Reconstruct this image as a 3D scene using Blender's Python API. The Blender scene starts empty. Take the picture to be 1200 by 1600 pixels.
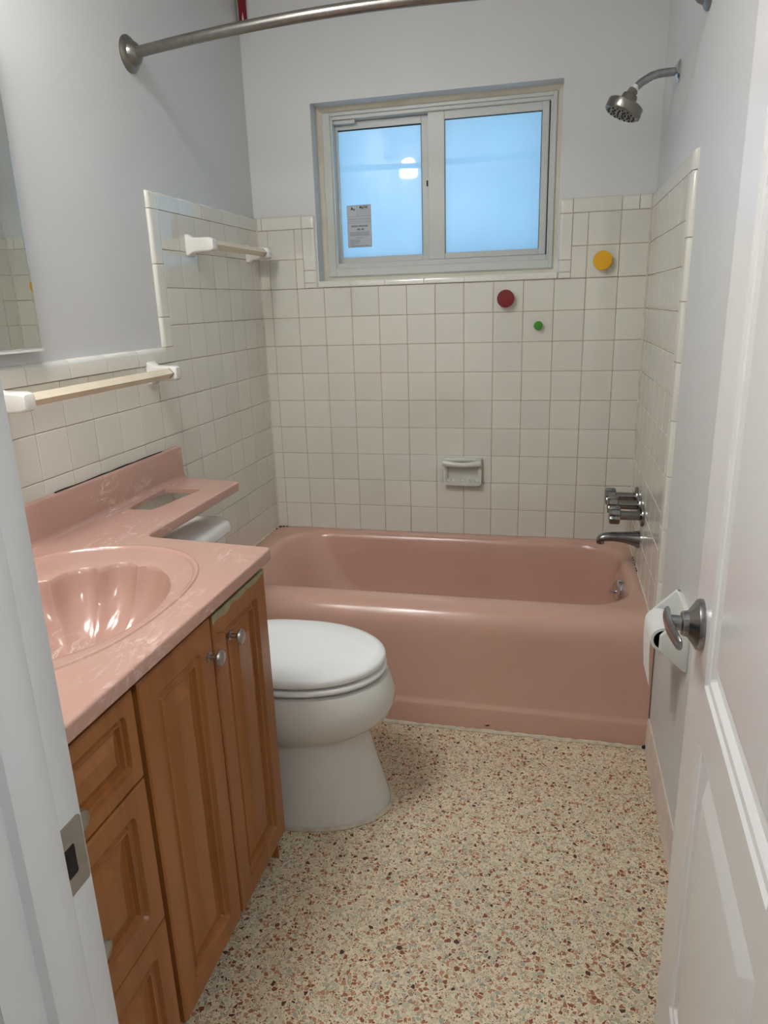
import bpy, bmesh, math, random
from mathutils import Vector, Matrix
from mathutils.geometry import tessellate_polygon
random.seed(7)
SC = bpy.context.scene
COL = SC.collection
PI = math.pi

# ------------------------------------------------------------------ camera
cam_d = bpy.data.cameras.new('camera'); cam = bpy.data.objects.new('camera', cam_d); COL.objects.link(cam)
cam.location = (1.148, -2.754, 1.327)
cam.rotation_euler = (math.radians(73.566), math.radians(1.780), math.radians(13.202))
cam_d.sensor_fit = 'VERTICAL'; cam_d.sensor_height = 36; cam_d.sensor_width = 27
cam_d.lens = 36 * 1100.36 / 1600
cam_d.clip_start = 0.02
SC.camera = cam
# ------------------------------------------------------------------ world, exposure, light levels
SC.view_settings.view_transform = 'Standard'; SC.view_settings.look = 'None'
SC.view_settings.exposure = 0.0; SC.view_settings.gamma = 1.0; SC.view_settings.use_curve_mapping = False
LAMP_EMIT = 52.0        # opal shade of the wall lamp over the vanity
CEIL_EMIT = 35.0         # round ceiling lamp in the bathroom
HALL_FILL_EMIT = 50.0         # added fill light in the unseen hall, for the jamb and door
W = bpy.data.worlds.new('overcast_sky'); SC.world = W; W.use_nodes = True
nt = W.node_tree; bg = nt.nodes['Background']
tc = nt.nodes.new('ShaderNodeTexCoord'); sx = nt.nodes.new('ShaderNodeSeparateXYZ')
rp = nt.nodes.new('ShaderNodeValToRGB')
nt.links.new(tc.outputs['Generated'], sx.inputs[0]); nt.links.new(sx.outputs['Z'], rp.inputs[0]); nt.links.new(rp.outputs[0], bg.inputs[0])
rp.color_ramp.elements[0].position = 0.0; rp.color_ramp.elements[0].color = (0.37, 0.70, 1.0, 1)
rp.color_ramp.elements[1].position = 0.8; rp.color_ramp.elements[1].color = (0.33, 0.62, 1.0, 1)
bg.inputs[1].default_value = 1.05


# ------------------------------------------------------------------ materials
def srgb(r, g, b):
    f = lambda c: (c / 255 / 12.92) if c / 255 <= 0.04045 else ((c / 255 + 0.055) / 1.055) ** 2.4
    return (f(r), f(g), f(b), 1)


class NT:
    def __init__(s, name):
        s.m = bpy.data.materials.new(name); s.m.use_nodes = True
        s.t = s.m.node_tree; s.b = s.t.nodes['Principled BSDF']
        s._tc = None

    def n(s, typ, **kw):
        nd = s.t.nodes.new(typ)
        for k, v in kw.items(): setattr(nd, k, v)
        return nd

    def l(s, a, b): s.t.links.new(a, b)

    def obj(s, scale=(1, 1, 1)):
        if s._tc is None: s._tc = s.n('ShaderNodeTexCoord')
        mp = s.n('ShaderNodeMapping'); mp.inputs['Scale'].default_value = scale
        s.l(s._tc.outputs['Object'], mp.inputs[0]); return mp.outputs[0]

    def noise(s, scale, detail=3, rough=0.5, vec=None, dist=0.0):
        nd = s.n('ShaderNodeTexNoise'); nd.inputs['Scale'].default_value = scale; nd.inputs['Detail'].default_value = detail
        nd.inputs['Roughness'].default_value = rough; nd.inputs['Distortion'].default_value = dist
        s.l(vec if vec is not None else s.obj(), nd.inputs['Vector']); return nd

    def ramp(s, fac, stops, interp='LINEAR'):
        r = s.n('ShaderNodeValToRGB'); cr = r.color_ramp; cr.interpolation = interp
        while len(cr.elements) < len(stops): cr.elements.new(0.5)
        for e, (p, c) in zip(cr.elements, stops): e.position = p; e.color = c
        s.l(fac, r.inputs[0]); return r.outputs[0]

    def mix(s, fac, a, b, mode='MIX'):
        m = s.n('ShaderNodeMix', data_type='RGBA', blend_type=mode)
        for k, v in ((0, fac), (6, a), (7, b)):
            if hasattr(v, 'is_linked'): s.l(v, m.inputs[k])
            else: m.inputs[k].default_value = v
        return m.outputs[2]

    def math(s, op, a, b=None, clamp=False):
        m = s.n('ShaderNodeMath', operation=op, use_clamp=clamp)
        for k, v in ((0, a), (1, b)):
            if v is None: continue
            if hasattr(v, 'is_linked'): s.l(v, m.inputs[k])
            else: m.inputs[k].default_value = v
        return m.outputs[0]

    def bump(s, h, strength=0.2, dist=0.001):
        b = s.n('ShaderNodeBump'); b.inputs['Strength'].default_value = strength; b.inputs['Distance'].default_value = dist
        s.l(h, b.inputs['Height']); s.l(b.outputs[0], s.b.inputs['Normal'])

    def set(s, color=None, rough=None, metal=None, spec=None, coat=None):
        for k, v in (('Base Color', color), ('Roughness', rough), ('Metallic', metal), ('Specular IOR Level', spec), ('Coat Weight', coat)):
            if v is None: continue
            if hasattr(v, 'is_linked'): s.l(v, s.b.inputs[k])
            else: s.b.inputs[k].default_value = v
        return s.m


def plain(name, col, rough=0.5, metal=0.0, spec=0.5, var=0.05, vscale=30, bump=0.0, bscale=200, coat=None):
    t = NT(name)
    nz = t.noise(vscale, 3)
    lo = tuple(c * (1 - var) for c in col[:3]) + (1,); hi = tuple(min(1, c * (1 + var)) for c in col[:3]) + (1,)
    c = t.ramp(nz.outputs[0], [(0.3, lo), (0.7, hi)])
    t.set(c, rough, metal, spec, coat)
    if bump: t.bump(t.noise(bscale, 4).outputs[0], bump, 0.0015)
    return t.m


def make_tile_mat(name, col, rough, tilt):
    t = NT(name)
    oi = t.n('ShaderNodeObjectInfo')
    base = t.ramp(oi.outputs['Random'], [(0.0, tuple(c * 0.965 for c in col[:3]) + (1,)), (1.0, tuple(min(1, c * 1.025) for c in col[:3]) + (1,))])
    t.set(base, rough, 0, 0.5); t.b.inputs['IOR'].default_value = 1.85
    t.bump(t.noise(14, 2).outputs[0], tilt, 0.004)
    return t.m


M = {}
M['plaster'] = plain('white_wall_paint', srgb(216, 217, 217), 0.45, var=0.012, vscale=4, bump=0.09, bscale=60)
M['ceiling'] = plain('ceiling_paint', srgb(225, 225, 224), 0.8, var=0.01)
M['door'] = plain('white_door_gloss_paint', srgb(234, 233, 232), 0.24, var=0.01, vscale=5, bump=0.035, bscale=35)
M['jamb'] = plain('white_jamb_paint', srgb(214, 218, 221), 0.4, var=0.03, vscale=9, bump=0.05, bscale=40)
M['tile'] = make_tile_mat('cream_glazed_tile', srgb(224, 222, 210), 0.05, 0.04)
M['tile_edge'] = make_tile_mat('cream_tile_eased_edge', srgb(224, 222, 210), 0.45, 0.04)
M['trim_tile'] = make_tile_mat('cream_glazed_trim', srgb(227, 225, 215), 0.05, 0.04)
M['grout'] = plain('pinkish_grout', srgb(186, 160, 144), 0.9, var=0.12, vscale=25)
M['ceramic'] = plain('white_ceramic', srgb(228, 226, 219), 0.12, var=0.01)
M['soap_ceramic'] = plain('grey_white_ceramic', srgb(206, 205, 196), 0.12, var=0.01)
M['porcelain'] = plain('toilet_porcelain', srgb(222, 221, 216), 0.1, var=0.008)
M['seat_plastic'] = plain('toilet_seat_plastic', srgb(240, 241, 240), 0.22, var=0.006)
M['bar'] = plain('ivory_bar', srgb(216, 204, 180), 0.3, var=0.06, vscale=12)
M['caulk'] = plain('old_caulk', srgb(205, 195, 176), 0.7, var=0.15, vscale=40, bump=0.5, bscale=90)
M['caulk_yellow'] = plain('yellowed_caulk', srgb(228, 221, 202), 0.6, var=0.08, vscale=10, bump=0.3, bscale=60)
M['vinyl'] = plain('white_aluminium_frame', srgb(206, 208, 203), 0.35, var=0.015)
M['gap'] = plain('black_gasket', srgb(26, 26, 26), 0.6)
M['mould'] = plain('black_mould', srgb(30, 26, 22), 0.9)
M['rust'] = plain('rust', srgb(92, 52, 24), 0.9, var=0.3, vscale=300)
M['red'] = plain('red_lacquer', srgb(122, 4, 12), 0.42, var=0.02)
M['yellow'] = plain('yellow_lacquer', srgb(232, 172, 16), 0.42, var=0.02)
M['green'] = plain('green_lacquer', srgb(62, 138, 34), 0.42, var=0.02)
M['darkred'] = plain('dark_red_print', srgb(120, 10, 22), 0.4)
M['white'] = plain('white_print', srgb(235, 235, 235), 0.5)
M['greyprint'] = plain('grey_print', srgb(128, 132, 140), 0.6)
M['blackprint'] = plain('black_print', srgb(18, 18, 20), 0.6)
M['label'] = plain('silver_label', srgb(196, 200, 206), 0.5, var=0.02)
M['paper'] = plain('toilet_paper', srgb(236, 234, 232), 0.95, var=0.01, bump=0.2, bscale=300)
M['plasticgrey'] = plain('white_plastic', srgb(226, 227, 222), 0.35, var=0.01)
M['base_pink'] = plain('pink_beige_base', srgb(214, 200, 188), 0.5, var=0.10, vscale=14, bump=0.2, bscale=60)
M['gapshade'] = plain('carcass_gap_shade', srgb(34, 19, 12), 0.7, var=0.1)  # carcass colour darkened to put shade into the gaps between fronts
M['peel'] = plain('peeled_greenish_edge', srgb(152, 144, 112), 0.7, var=0.12, vscale=60, bump=0.3, bscale=120)
M['hole'] = plain('recess_shade', srgb(34, 26, 22), 0.9, var=0.4, vscale=120)  # near-black colour stands in for shade in latch hole and roll core
M['hall'] = plain('hall_paint', srgb(212, 210, 206), 0.7, var=0.01)
M['hallfloor'] = plain('hall_floor', srgb(150, 130, 110), 0.5, var=0.05)
M['grout_light'] = plain('light_corner_grout', srgb(212, 202, 188), 0.7, var=0.08)
M['chrome'] = plain('chrome', (0.62, 0.62, 0.63, 1), 0.12, 1.0, var=0.03)
M['dullchrome'] = plain('worn_chrome', (0.26, 0.257, 0.25, 1), 0.24, 1.0, var=0.12, vscale=50)
M['nickel'] = plain('brushed_nickel', (0.27, 0.255, 0.23, 1), 0.28, 1.0, var=0.10, vscale=60)
M['knob_metal'] = plain('satin_knob_metal', (0.42, 0.405, 0.38, 1), 0.3, 1.0, var=0.08, vscale=60)
M['lever'] = plain('satin_lever', (0.33, 0.33, 0.335, 1), 0.25, 1.0, var=0.05)
M['pipe'] = plain('grey_pipe', (0.34, 0.35, 0.36, 1), 0.32, 0.9, var=0.15, vscale=70)
M['rubber'] = plain('dark_nozzle_rubber', srgb(40, 40, 40), 0.6)


def mk_mirror():
    t = NT('mirror_silver'); t.set((0.80, 0.84, 0.82, 1), 0.0, 1.0)
    return t.m
M['mirror'] = mk_mirror()


def mk_pink(name, base, streaks):
    t = NT(name)
    big = t.noise(3.0, 3)
    c = t.ramp(big.outputs[0], [(0.3, tuple(x * 0.96 for x in base[:3]) + (1,)), (0.7, tuple(x * 1.03 for x in base[:3]) + (1,))])
    if streaks:
        mp = t.obj((1, 1, 1)).node; mp.inputs['Rotation'].default_value = (0.3, 0.2, 0.6); mp.inputs['Scale'].default_value = (3.2, 1.0, 2.0)
        n1 = t.noise(7, 6, 0.68, mp.outputs[0], 1.1); n2 = t.noise(5.5, 2, 0.5, t.obj())
        a = t.math('ABSOLUTE', t.math('SUBTRACT', n1.outputs[0], 0.5))
        line = t.ramp(a, [(0.0, (1, 1, 1, 1)), (0.040, (0, 0, 0, 1))])
        mask = t.ramp(n2.outputs[0], [(0.49, (0, 0, 0, 1)), (0.66, (1, 1, 1, 1))])
        n3 = t.noise(30, 5, 0.65, mp.outputs[0], 0.8)
        br = t.ramp(n3.outputs[0], [(0.42, (0, 0, 0, 1)), (0.62, (1, 1, 1, 1))])
        f = t.math('MULTIPLY', t.math('MULTIPLY', line, mask), t.math('MULTIPLY', br, 0.62))
        c = t.mix(f, c, srgb(236, 218, 208))
    t.set(c, 0.16 if streaks else 0.2, 0, 0.5)
    return t.m
M['marble'] = mk_pink('pink_cultured_marble', srgb(186, 147, 134), True)
M['tub'] = mk_pink('pink_enamel', srgb(203, 162, 146), False)


def mk_wood():
    t = NT('oak_foil')
    v = t.obj((34, 34, 1.6))
    n1 = t.noise(1.0, 5, 0.55, v, 0.6)
    v2 = t.obj((5, 5, 0.7)); n2 = t.noise(1.0, 3, 0.5, v2, 1.5)
    a = t.ramp(n1.outputs[0], [(0.28, srgb(124, 74, 34)), (0.5, srgb(150, 94, 47)), (0.74, srgb(166, 108, 57))])
    b = t.ramp(n2.outputs[0], [(0.35, srgb(138, 84, 41)), (0.65, srgb(164, 106, 55))])
    c = t.mix(0.45, a, b)
    t.set(c, 0.32, 0, 0.45)
    t.bump(n1.outputs[0], 0.05, 0.001)
    return t.m
M['wood'] = mk_wood()


def mk_terrazzo():
    t = NT('terrazzo')
    vec = t.obj()
    wob = t.noise(90, 2, 0.5, vec)
    wv = t.n('ShaderNodeVectorMath', operation='MULTIPLY_ADD')
    t.l(wob.outputs['Color'], wv.inputs[0]); wv.inputs[1].default_value = (0.006, 0.006, 0.0); t.l(vec, wv.inputs[2])
    flat = t.n('ShaderNodeVectorMath', operation='MULTIPLY'); t.l(wv.outputs[0], flat.inputs[0]); flat.inputs[1].default_value = (1, 1, 0)

    def layer(scale, thr):
        vo = t.n('ShaderNodeTexVoronoi', feature='F1'); vo.inputs['Scale'].default_value = scale; t.l(flat.outputs[0], vo.inputs['Vector'])
        ve = t.n('ShaderNodeTexVoronoi', feature='DISTANCE_TO_EDGE'); ve.inputs['Scale'].default_value = scale; t.l(flat.outputs[0], ve.inputs['Vector'])
        sp = t.n('ShaderNodeSeparateColor'); t.l(vo.outputs['Color'], sp.inputs[0])
        edge = t.math('GREATER_THAN', ve.outputs['Distance'], thr)
        return sp, edge
    chips = [(0.0, srgb(198, 189, 166)), (0.17, srgb(180, 173, 154)), (0.33, srgb(162, 158, 144)), (0.47, srgb(192, 178, 152)),
             (0.57, srgb(178, 148, 122)), (0.66, srgb(152, 98, 70)), (0.78, srgb(178, 130, 102)), (0.87, srgb(128, 74, 50)), (0.94, srgb(142, 140, 130)), (0.968, srgb(76, 44, 34))]
    s1, e1 = layer(110, 0.10)
    c1 = t.ramp(s1.outputs[0], chips, 'CONSTANT')
    s2, e2 = layer(230, 0.12)
    chips2 = [(0.0, srgb(212, 200, 176)), (0.22, srgb(190, 176, 152)), (0.40, srgb(172, 164, 148)), (0.54, srgb(184, 142, 114)), (0.70, srgb(152, 98, 70)), (0.86, srgb(118, 66, 46))]
    c2 = t.ramp(s2.outputs[0], chips2, 'CONSTANT')
    matrix = srgb(216, 205, 182)
    fine = t.mix(e2, matrix, c2)
    use_big = t.math('MULTIPLY', e1, t.math('GREATER_THAN', s1.outputs[1], 0.22))
    c = t.mix(use_big, fine, c1)
    big = t.noise(2.2, 3)
    c = t.mix(1.0, c, t.ramp(big.outputs[0], [(0.35, (1.04, 1.03, 0.98, 1)), (0.65, (1.18, 1.18, 1.13, 1))]), 'MULTIPLY')
    t.set(c, 0.33, 0, 0.45)
    t.bump(t.noise(60, 3).outputs[0], 0.06, 0.001)
    return t.m
M['terrazzo'] = mk_terrazzo()


def mk_glass():
    """inner face of the obscure pane: etched, scatters daylight, with a polished sheen"""
    t = NT('obscure_window_glass'); out = t.t.nodes['Material Output']
    tr = t.n('ShaderNodeBsdfTranslucent')
    nz = t.noise(3.2, 2, 0.4)
    t.l(t.ramp(nz.outputs[0], [(0.3, (0.88, 0.90, 0.94, 1)), (0.7, (1, 1, 1, 1))]), tr.inputs[0])
    gl = t.n('ShaderNodeBsdfGlossy'); gl.inputs['Roughness'].default_value = 0.03
    fr = t.n('ShaderNodeFresnel'); fr.inputs[0].default_value = 1.5
    mx = t.n('ShaderNodeMixShader'); t.l(fr.outputs[0], mx.inputs[0]); t.l(tr.outputs[0], mx.inputs[1]); t.l(gl.outputs[0], mx.inputs[2])
    t.l(mx.outputs[0], out.inputs[0])
    return t.m
def mk_clear():
    t = NT('clear_glass_back'); out = t.t.nodes['Material Output']
    tp = t.n('ShaderNodeBsdfTransparent'); tp.inputs[0].default_value = (0.97, 0.985, 0.98, 1); t.l(tp.outputs[0], out.inputs[0])
    return t.m
M['clear'] = mk_clear()
M['glass'] = mk_glass()


def emit(name, col, strength):
    t = NT(name); t.set(col, 0.4)
    t.b.inputs['Emission Color'].default_value = col; t.b.inputs['Emission Strength'].default_value = strength
    return t.m
M['opal'] = emit('lit_opal_shade', (1.0, 0.995, 0.965, 1), LAMP_EMIT)
M['ceilopal'] = emit('lit_ceiling_diffuser', (1.0, 1.0, 0.975, 1), CEIL_EMIT)
M['hallfill'] = emit('hall_fill_glow', (1.0, 1.0, 0.985, 1), HALL_FILL_EMIT)


# ------------------------------------------------------------------ mesh helpers
class MB:
    def __init__(s): s.v = []; s.f = []

    def add(s, vs, fs):
        o = len(s.v); s.v += [tuple(p) for p in vs]; s.f += [tuple(i + o for i in f) for f in fs]; return s

    def box(s, a, b):
        x0, y0, z0 = a; x1, y1, z1 = b
        return s.add([(x0, y0, z0), (x1, y0, z0), (x1, y1, z0), (x0, y1, z0), (x0, y0, z1), (x1, y0, z1), (x1, y1, z1), (x0, y1, z1)],
                     [(0, 3, 2, 1), (4, 5, 6, 7), (0, 1, 5, 4), (1, 2, 6, 5), (2, 3, 7, 6), (3, 0, 4, 7)])

    def loops(s, Ls, cap0=True, cap1=True, closed=True):
        n = len(Ls[0]); vs = [p for L in Ls for p in L]; fs = []
        for k in range(len(Ls) - 1):
            for i in range(n if closed else n - 1):
                j = (i + 1) % n
                fs.append((k * n + i, k * n + j, (k + 1) * n + j, (k + 1) * n + i))
        if cap0: fs.append(tuple(reversed(range(n))))
        if cap1: fs.append(tuple(range((len(Ls) - 1) * n, len(Ls) * n)))
        return s.add(vs, fs)

    def lathe(s, prof, origin, axis, n=24, cap0=True, cap1=True):
        """prof: (radius, height along axis)"""
        ax = Vector(axis).normalized(); o = Vector(origin)
        t = Vector((0, 0, 1)) if abs(ax.z) < 0.9 else Vector((1, 0, 0))
        u = ax.cross(t).normalized(); w = ax.cross(u)
        return s.loops([[o + ax * h + (u * math.cos(2 * PI * i / n) + w * math.sin(2 * PI * i / n)) * r for i in range(n)] for r, h in prof], cap0, cap1)

    def tube(s, path, r, n=12, cap=True):
        path = [Vector(p) for p in path]; rs = r if isinstance(r, (list, tuple)) else [r] * len(path)
        Ls = []; up = None
        for i, p in enumerate(path):
            d = (path[min(i + 1, len(path) - 1)] - path[max(i - 1, 0)]).normalized()
            if up is None:
                up = Vector((0, 0, 1)) if abs(d.z) < 0.9 else Vector((0, 1, 0))
            u = d.cross(up).normalized(); w = u.cross(d).normalized(); up = w
            Ls.append([p + (u * math.cos(2 * PI * k / n) + w * math.sin(2 * PI * k / n)) * rs[i] for k in range(n)])
        return s.loops(Ls, cap, cap)

    def prism(s, pts, off):
        off = Vector(off); return s.loops([[Vector(p) for p in pts], [Vector(p) + off for p in pts]])

    def build(s, name, mat, parent=None, angle=35, bevel=0.0, seg=2, flat=False):
        me = bpy.data.meshes.new(name); me.from_pydata(s.v, [], s.f)
        bm = bmesh.new(); bm.from_mesh(me)
        bmesh.ops.recalc_face_normals(bm, faces=bm.faces)
        if bevel:
            es = [e for e in bm.edges if len(e.link_faces) == 2 and e.calc_face_angle(0) > 0.5]
            bmesh.ops.bevel(bm, geom=es, offset=bevel, segments=seg, profile=0.5, affect='EDGES', clamp_overlap=True)
        bm.to_mesh(me); bm.free()
        if not flat:
            me.shade_smooth(); me.set_sharp_from_angle(angle=math.radians(angle))
        me.materials.append(M[mat] if isinstance(mat, str) else mat)
        o = bpy.data.objects.new(name, me); COL.objects.link(o)
        if parent is not None: o.parent = parent
        return o


def tag(o, label=None, cat=None, group=None, kind=None):
    for k, v in (('label', label), ('category', cat), ('group', group), ('kind', kind)):
        if v: o[k] = v
    return o


def empty(name, loc=(0, 0, 0), label=None, cat=None, group=None, kind=None):
    o = bpy.data.objects.new(name, None); COL.objects.link(o); o.empty_display_size = 0.05
    o['base'] = [float(c) for c in loc]
    return tag(o, label, cat, group, kind)


def rrect(x0, x1, y0, y1, r, n=5):
    """rounded rectangle, counter-clockwise, 4*(n+1) points"""
    r = max(1e-5, min(r, (x1 - x0) / 2 - 1e-5, (y1 - y0) / 2 - 1e-5)); P = []
    for cx, cy, a0 in ((x1 - r, y0 + r, -90), (x1 - r, y1 - r, 0), (x0 + r, y1 - r, 90), (x0 + r, y0 + r, 180)):
        for k in range(n + 1):
            a = math.radians(a0 + 90 * k / n); P.append((cx + r * math.cos(a), cy + r * math.sin(a)))
    return P


def round_poly(pts, radii, n=5):
    out = []; N = len(pts)
    for i in range(N):
        p = Vector(pts[i]); a = Vector(pts[i - 1]); b = Vector(pts[(i + 1) % N]); r = radii[i]
        if r <= 0: out.append(tuple(p)); continue
        da = (a - p).normalized(); db = (b - p).normalized(); ang = math.acos(max(-1, min(1, da.dot(db))))
        d = r / math.tan(ang / 2); c = p + (da + db).normalized() * (r / math.sin(ang / 2))
        s0 = p + da * d - c; s1 = p + db * d - c
        a0 = math.atan2(s0.y, s0.x); a1 = math.atan2(s1.y, s1.x)
        while a1 - a0 > PI: a1 -= 2 * PI
        while a1 - a0 < -PI: a1 += 2 * PI
        for k in range(n + 1):
            t = a0 + (a1 - a0) * k / n; out.append((c.x + r * math.cos(t), c.y + r * math.sin(t)))
    return out


def inset_poly(pts, d):
    """miter inset of a counter-clockwise polygon"""
    out = []; N = len(pts)
    for i in range(N):
        p = Vector(pts[i]); a = Vector(pts[i - 1]); b = Vector(pts[(i + 1) % N])
        e0 = (p - a).normalized(); e1 = (b - p).normalized()
        n0 = Vector((-e0.y, e0.x)); n1 = Vector((-e1.y, e1.x)); m = (n0 + n1)
        m = m / max(0.2, m.length_squared) * 2
        out.append((p.x + m.x * d, p.y + m.y * d))
    return out


def fill(mb, loops2d, f3d):
    """planar face with holes; loops2d[0] outer. f3d maps (u, v) -> xyz"""
    vl = [[Vector((p[0], p[1], 0)) for p in L] for L in loops2d]
    flat = [p for L in loops2d for p in L]
    tris = tessellate_polygon(vl)
    mb.add([f3d(p[0], p[1]) for p in flat], [tuple(t) for t in tris])


class Frame:
    """wall frame: u, v in the surface, n out of it"""
    def __init__(s, o, u, v, n): s.o = Vector(o); s.u = Vector(u); s.v = Vector(v); s.n = Vector(n)
    def p(s, a, b, c=0): return s.o + s.u * a + s.v * b + s.n * c
    def mat(s, a, b, c=0):
        m = Matrix((s.u, s.v, s.n)).transposed().to_4x4(); m.translation = s.p(a, b, c); return m


def relief(mb, fr, x0, x1, y0, y1, steps, n=4):
    """nested rounded rectangles: steps = (inset, height, radius)"""
    Ls = [[fr.p(a, b, h) for a, b in rrect(x0 + i, x1 - i, y0 + i, y1 - i, r, n)] for i, h, r in steps]
    mb.loops(Ls, True, True)


# ------------------------------------------------------------------ room shell
XT0, XT1 = 0.0, 1.456          # tile faces left / right
XL, XR = -0.011, 1.468         # plaster left / right
YB = 0.009                     # plaster back
YN = -2.31                     # near wall, room side
CZ = 2.47
P = 0.1095
OPX0, OPX1, OPZ0, OPZ1 = 0.243, 1.147, 1.405, 2.04     # window opening

fl = MB().box((-0.05, -2.42, -0.08), (1.55, 0.05, 0)).build('floor', 'terrazzo'); tag(fl, kind='structure')
ce = MB().box((-0.15, -2.42, CZ), (1.6, 0.2, CZ + 0.08)).build('ceiling', 'ceiling'); tag(ce, kind='structure')
mb = MB()
outer = [(XL - 0.12, 0), (XR + 0.12, 0), (XR + 0.12, CZ), (XL - 0.12, CZ)]
hole = [(OPX0, OPZ0), (OPX1, OPZ0), (OPX1, OPZ1), (OPX0, OPZ1)]
fill(mb, [outer, hole], lambda u, v: (u, YB, v)); fill(mb, [outer, hole], lambda u, v: (u, 0.2, v))
for L in (outer, hole):
    for i in range(4):
        a, b = L[i], L[(i + 1) % 4]
        mb.add([(a[0], YB, a[1]), (b[0], YB, b[1]), (b[0], 0.2, b[1]), (a[0], 0.2, a[1])], [(0, 1, 2, 3)])
wall_back = tag(mb.build('wall_back', 'plaster', flat=True), kind='structure')
wall_left = tag(MB().box((XL - 0.12, YN - 0.11, 0), (XL, YB, CZ)).build('wall_left', 'plaster', flat=True), kind='structure')
wall_right = tag(MB().box((XR, YN - 0.11, 0), (XR + 0.12, YB, CZ)).build('wall_right', 'plaster', flat=True), kind='structure')
# near wall round the doorway the camera looks through
JX0, JX1, JH = 0.756, 1.372, 2.06
mb = MB(); mb.box((XL, YN - 0.11, 0), (JX0 - 0.02, YN, CZ)); mb.box((JX1 + 0.02, YN - 0.11, 0), (XR, YN, CZ)); mb.box((JX0 - 0.02, YN - 0.11, JH + 0.02), (JX1 + 0.02, YN, CZ))
wall_near = tag(mb.build('wall_near', 'plaster', flat=True), kind='structure')
# hall behind the camera
hall_floor = tag(MB().box((-0.6, -3.75, -0.08), (2.4, -2.42, -0.002)).build('floor', 'hallfloor', flat=True), kind='structure')
hall_ceil = tag(MB().box((-0.6, -3.75, CZ), (2.4, -2.42, CZ + 0.08)).build('ceiling', 'ceiling', flat=True), kind='structure')
tag(MB().box((-0.6, -3.83, 0), (2.4, -3.75, CZ)).build('wall_hall', 'hall', flat=True), kind='structure')
tag(MB().box((-0.68, -3.75, 0), (-0.6, -2.42, CZ)).build('wall_hall_left', 'hall', flat=True), kind='structure')
tag(MB().box((2.4, -3.75, 0), (2.48, -2.42, CZ)).build('wall_hall_right', 'hall', flat=True), kind='structure')
mb = MB(); mb.box((-0.6, -2.42, 0), (XL - 0.12, -2.34, CZ)); mb.box((XR + 0.12, -2.42, 0), (2.4, -2.34, CZ))
tag(mb.build('wall_hall_near', 'hall', flat=True), kind='structure')

# ------------------------------------------------------------------ tiles
FB = Frame((0, 0, 0), (1, 0, 0), (0, 0, 1), (0, -1, 0))
FL = Frame((XT0, 0, 0), (0, 1, 0), (0, 0, 1), (1, 0, 0))
FR = Frame((XT1, 0, 0), (0, -1, 0), (0, 0, 1), (-1, 0, 0))
_cache = {}


def tile_mesh(w, h, kinds):
    key = (round(w, 4), round(h, 4), kinds)
    if key in _cache: return _cache[key]
    def prof(L, k0, k1):
        out = []
        def arc(k):
            if k == 'b':
                r = 0.010; return [(r - r * math.cos(a), r - r * math.sin(a)) for a in [PI / 2 * j / 4 for j in range(5)]]
            if k == 'c':
                r = 0.013; return [(r - r * math.cos(a), r - r * math.sin(a)) for a in [PI / 2 * j / 4 for j in range(5)]]
            return [(0.0, 0.0008), (0.0014, 0.0)]
        a0 = arc(k0); a1 = arc(k1)
        return [(x, -d) for x, d in a0] + [(L - x, -d) for x, d in reversed(a1)]
    U = prof(w, kinds[0], kinds[1]); V = prof(h, kinds[2], kinds[3]); nu, nv = len(U), len(V)
    vs = [(x - w / 2, y - h / 2, dz + dw) for y, dw in V for x, dz in U]
    fs = [(j * nu + i, j * nu + i + 1, (j + 1) * nu + i + 1, (j + 1) * nu + i) for j in range(nv - 1) for i in range(nu - 1)]
    deep = -0.0125 if any(k in 'bc' for k in kinds) else -0.006
    edge = [i for i in range(nu)] + [j * nu + nu - 1 for j in range(1, nv)] + [(nv - 1) * nu + i for i in range(nu - 2, -1, -1)] + [j * nu for j in range(nv - 2, 0, -1)]
    corners = [0, nu - 1, nv * nu - 1, (nv - 1) * nu]
    o = len(vs); vs += [(vs[c][0], vs[c][1], min(deep, vs[c][2] - 0.0005)) for c in corners]
    pos = [edge.index(c) for c in corners] + [len(edge)]
    for s in range(4):
        run = [edge[k % len(edge)] for k in range(pos[s], pos[s + 1] + 1)]
        fs.append(tuple(reversed(run)) + (o + s, o + (s + 1) % 4))
    me = bpy.data.meshes.new('tile'); me.from_pydata(vs, [], fs); me.shade_smooth(); me.set_sharp_from_angle(angle=math.radians(24))
    plain_t = all(k not in 'bc' for k in kinds)
    me.materials.append(M['tile'] if plain_t else M['trim_tile'])
    if plain_t:
        me.materials.append(M['tile_edge'])
        for p in me.polygons:
            if p.normal.z < 0.999: p.material_index = 1
    _cache[key] = me
    return me


G = 0.0019
def put_tile(fr, wall, u0, u1, v0, v1, kinds='nnnn', lift=0.0):
    w, h = u1 - u0 - G, v1 - v0 - G
    if w < 0.006 or h < 0.006: return
    o = bpy.data.objects.new('trim_tile' if kinds != 'nnnn' else 'tile', tile_mesh(w, h, kinds)); COL.objects.link(o)
    o.parent = wall
    m = fr.mat((u0 + u1) / 2, (v0 + v1) / 2, lift + random.uniform(-0.00025, 0.00025))
    t = 0.0022
    o.matrix_local = m @ Matrix.Rotation(random.gauss(0, t), 4, 'X') @ Matrix.Rotation(random.gauss(0, t), 4, 'Y')


def grid(fr, wall, us, vs, skip=None):
    for a in range(len(us) - 1):
        for b in range(len(vs) - 1):
            if skip and skip(us[a], us[a + 1], vs[b], vs[b + 1]): continue
            put_tile(fr, wall, us[a], us[a + 1], vs[b], vs[b + 1])


TUBZ = 0.409
VS_LOW = [1.395 - P * k for k in range(9, -1, -1)]
VS_UP = [1.395, 1.5045, 1.614]
TT = 1.664
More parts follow.
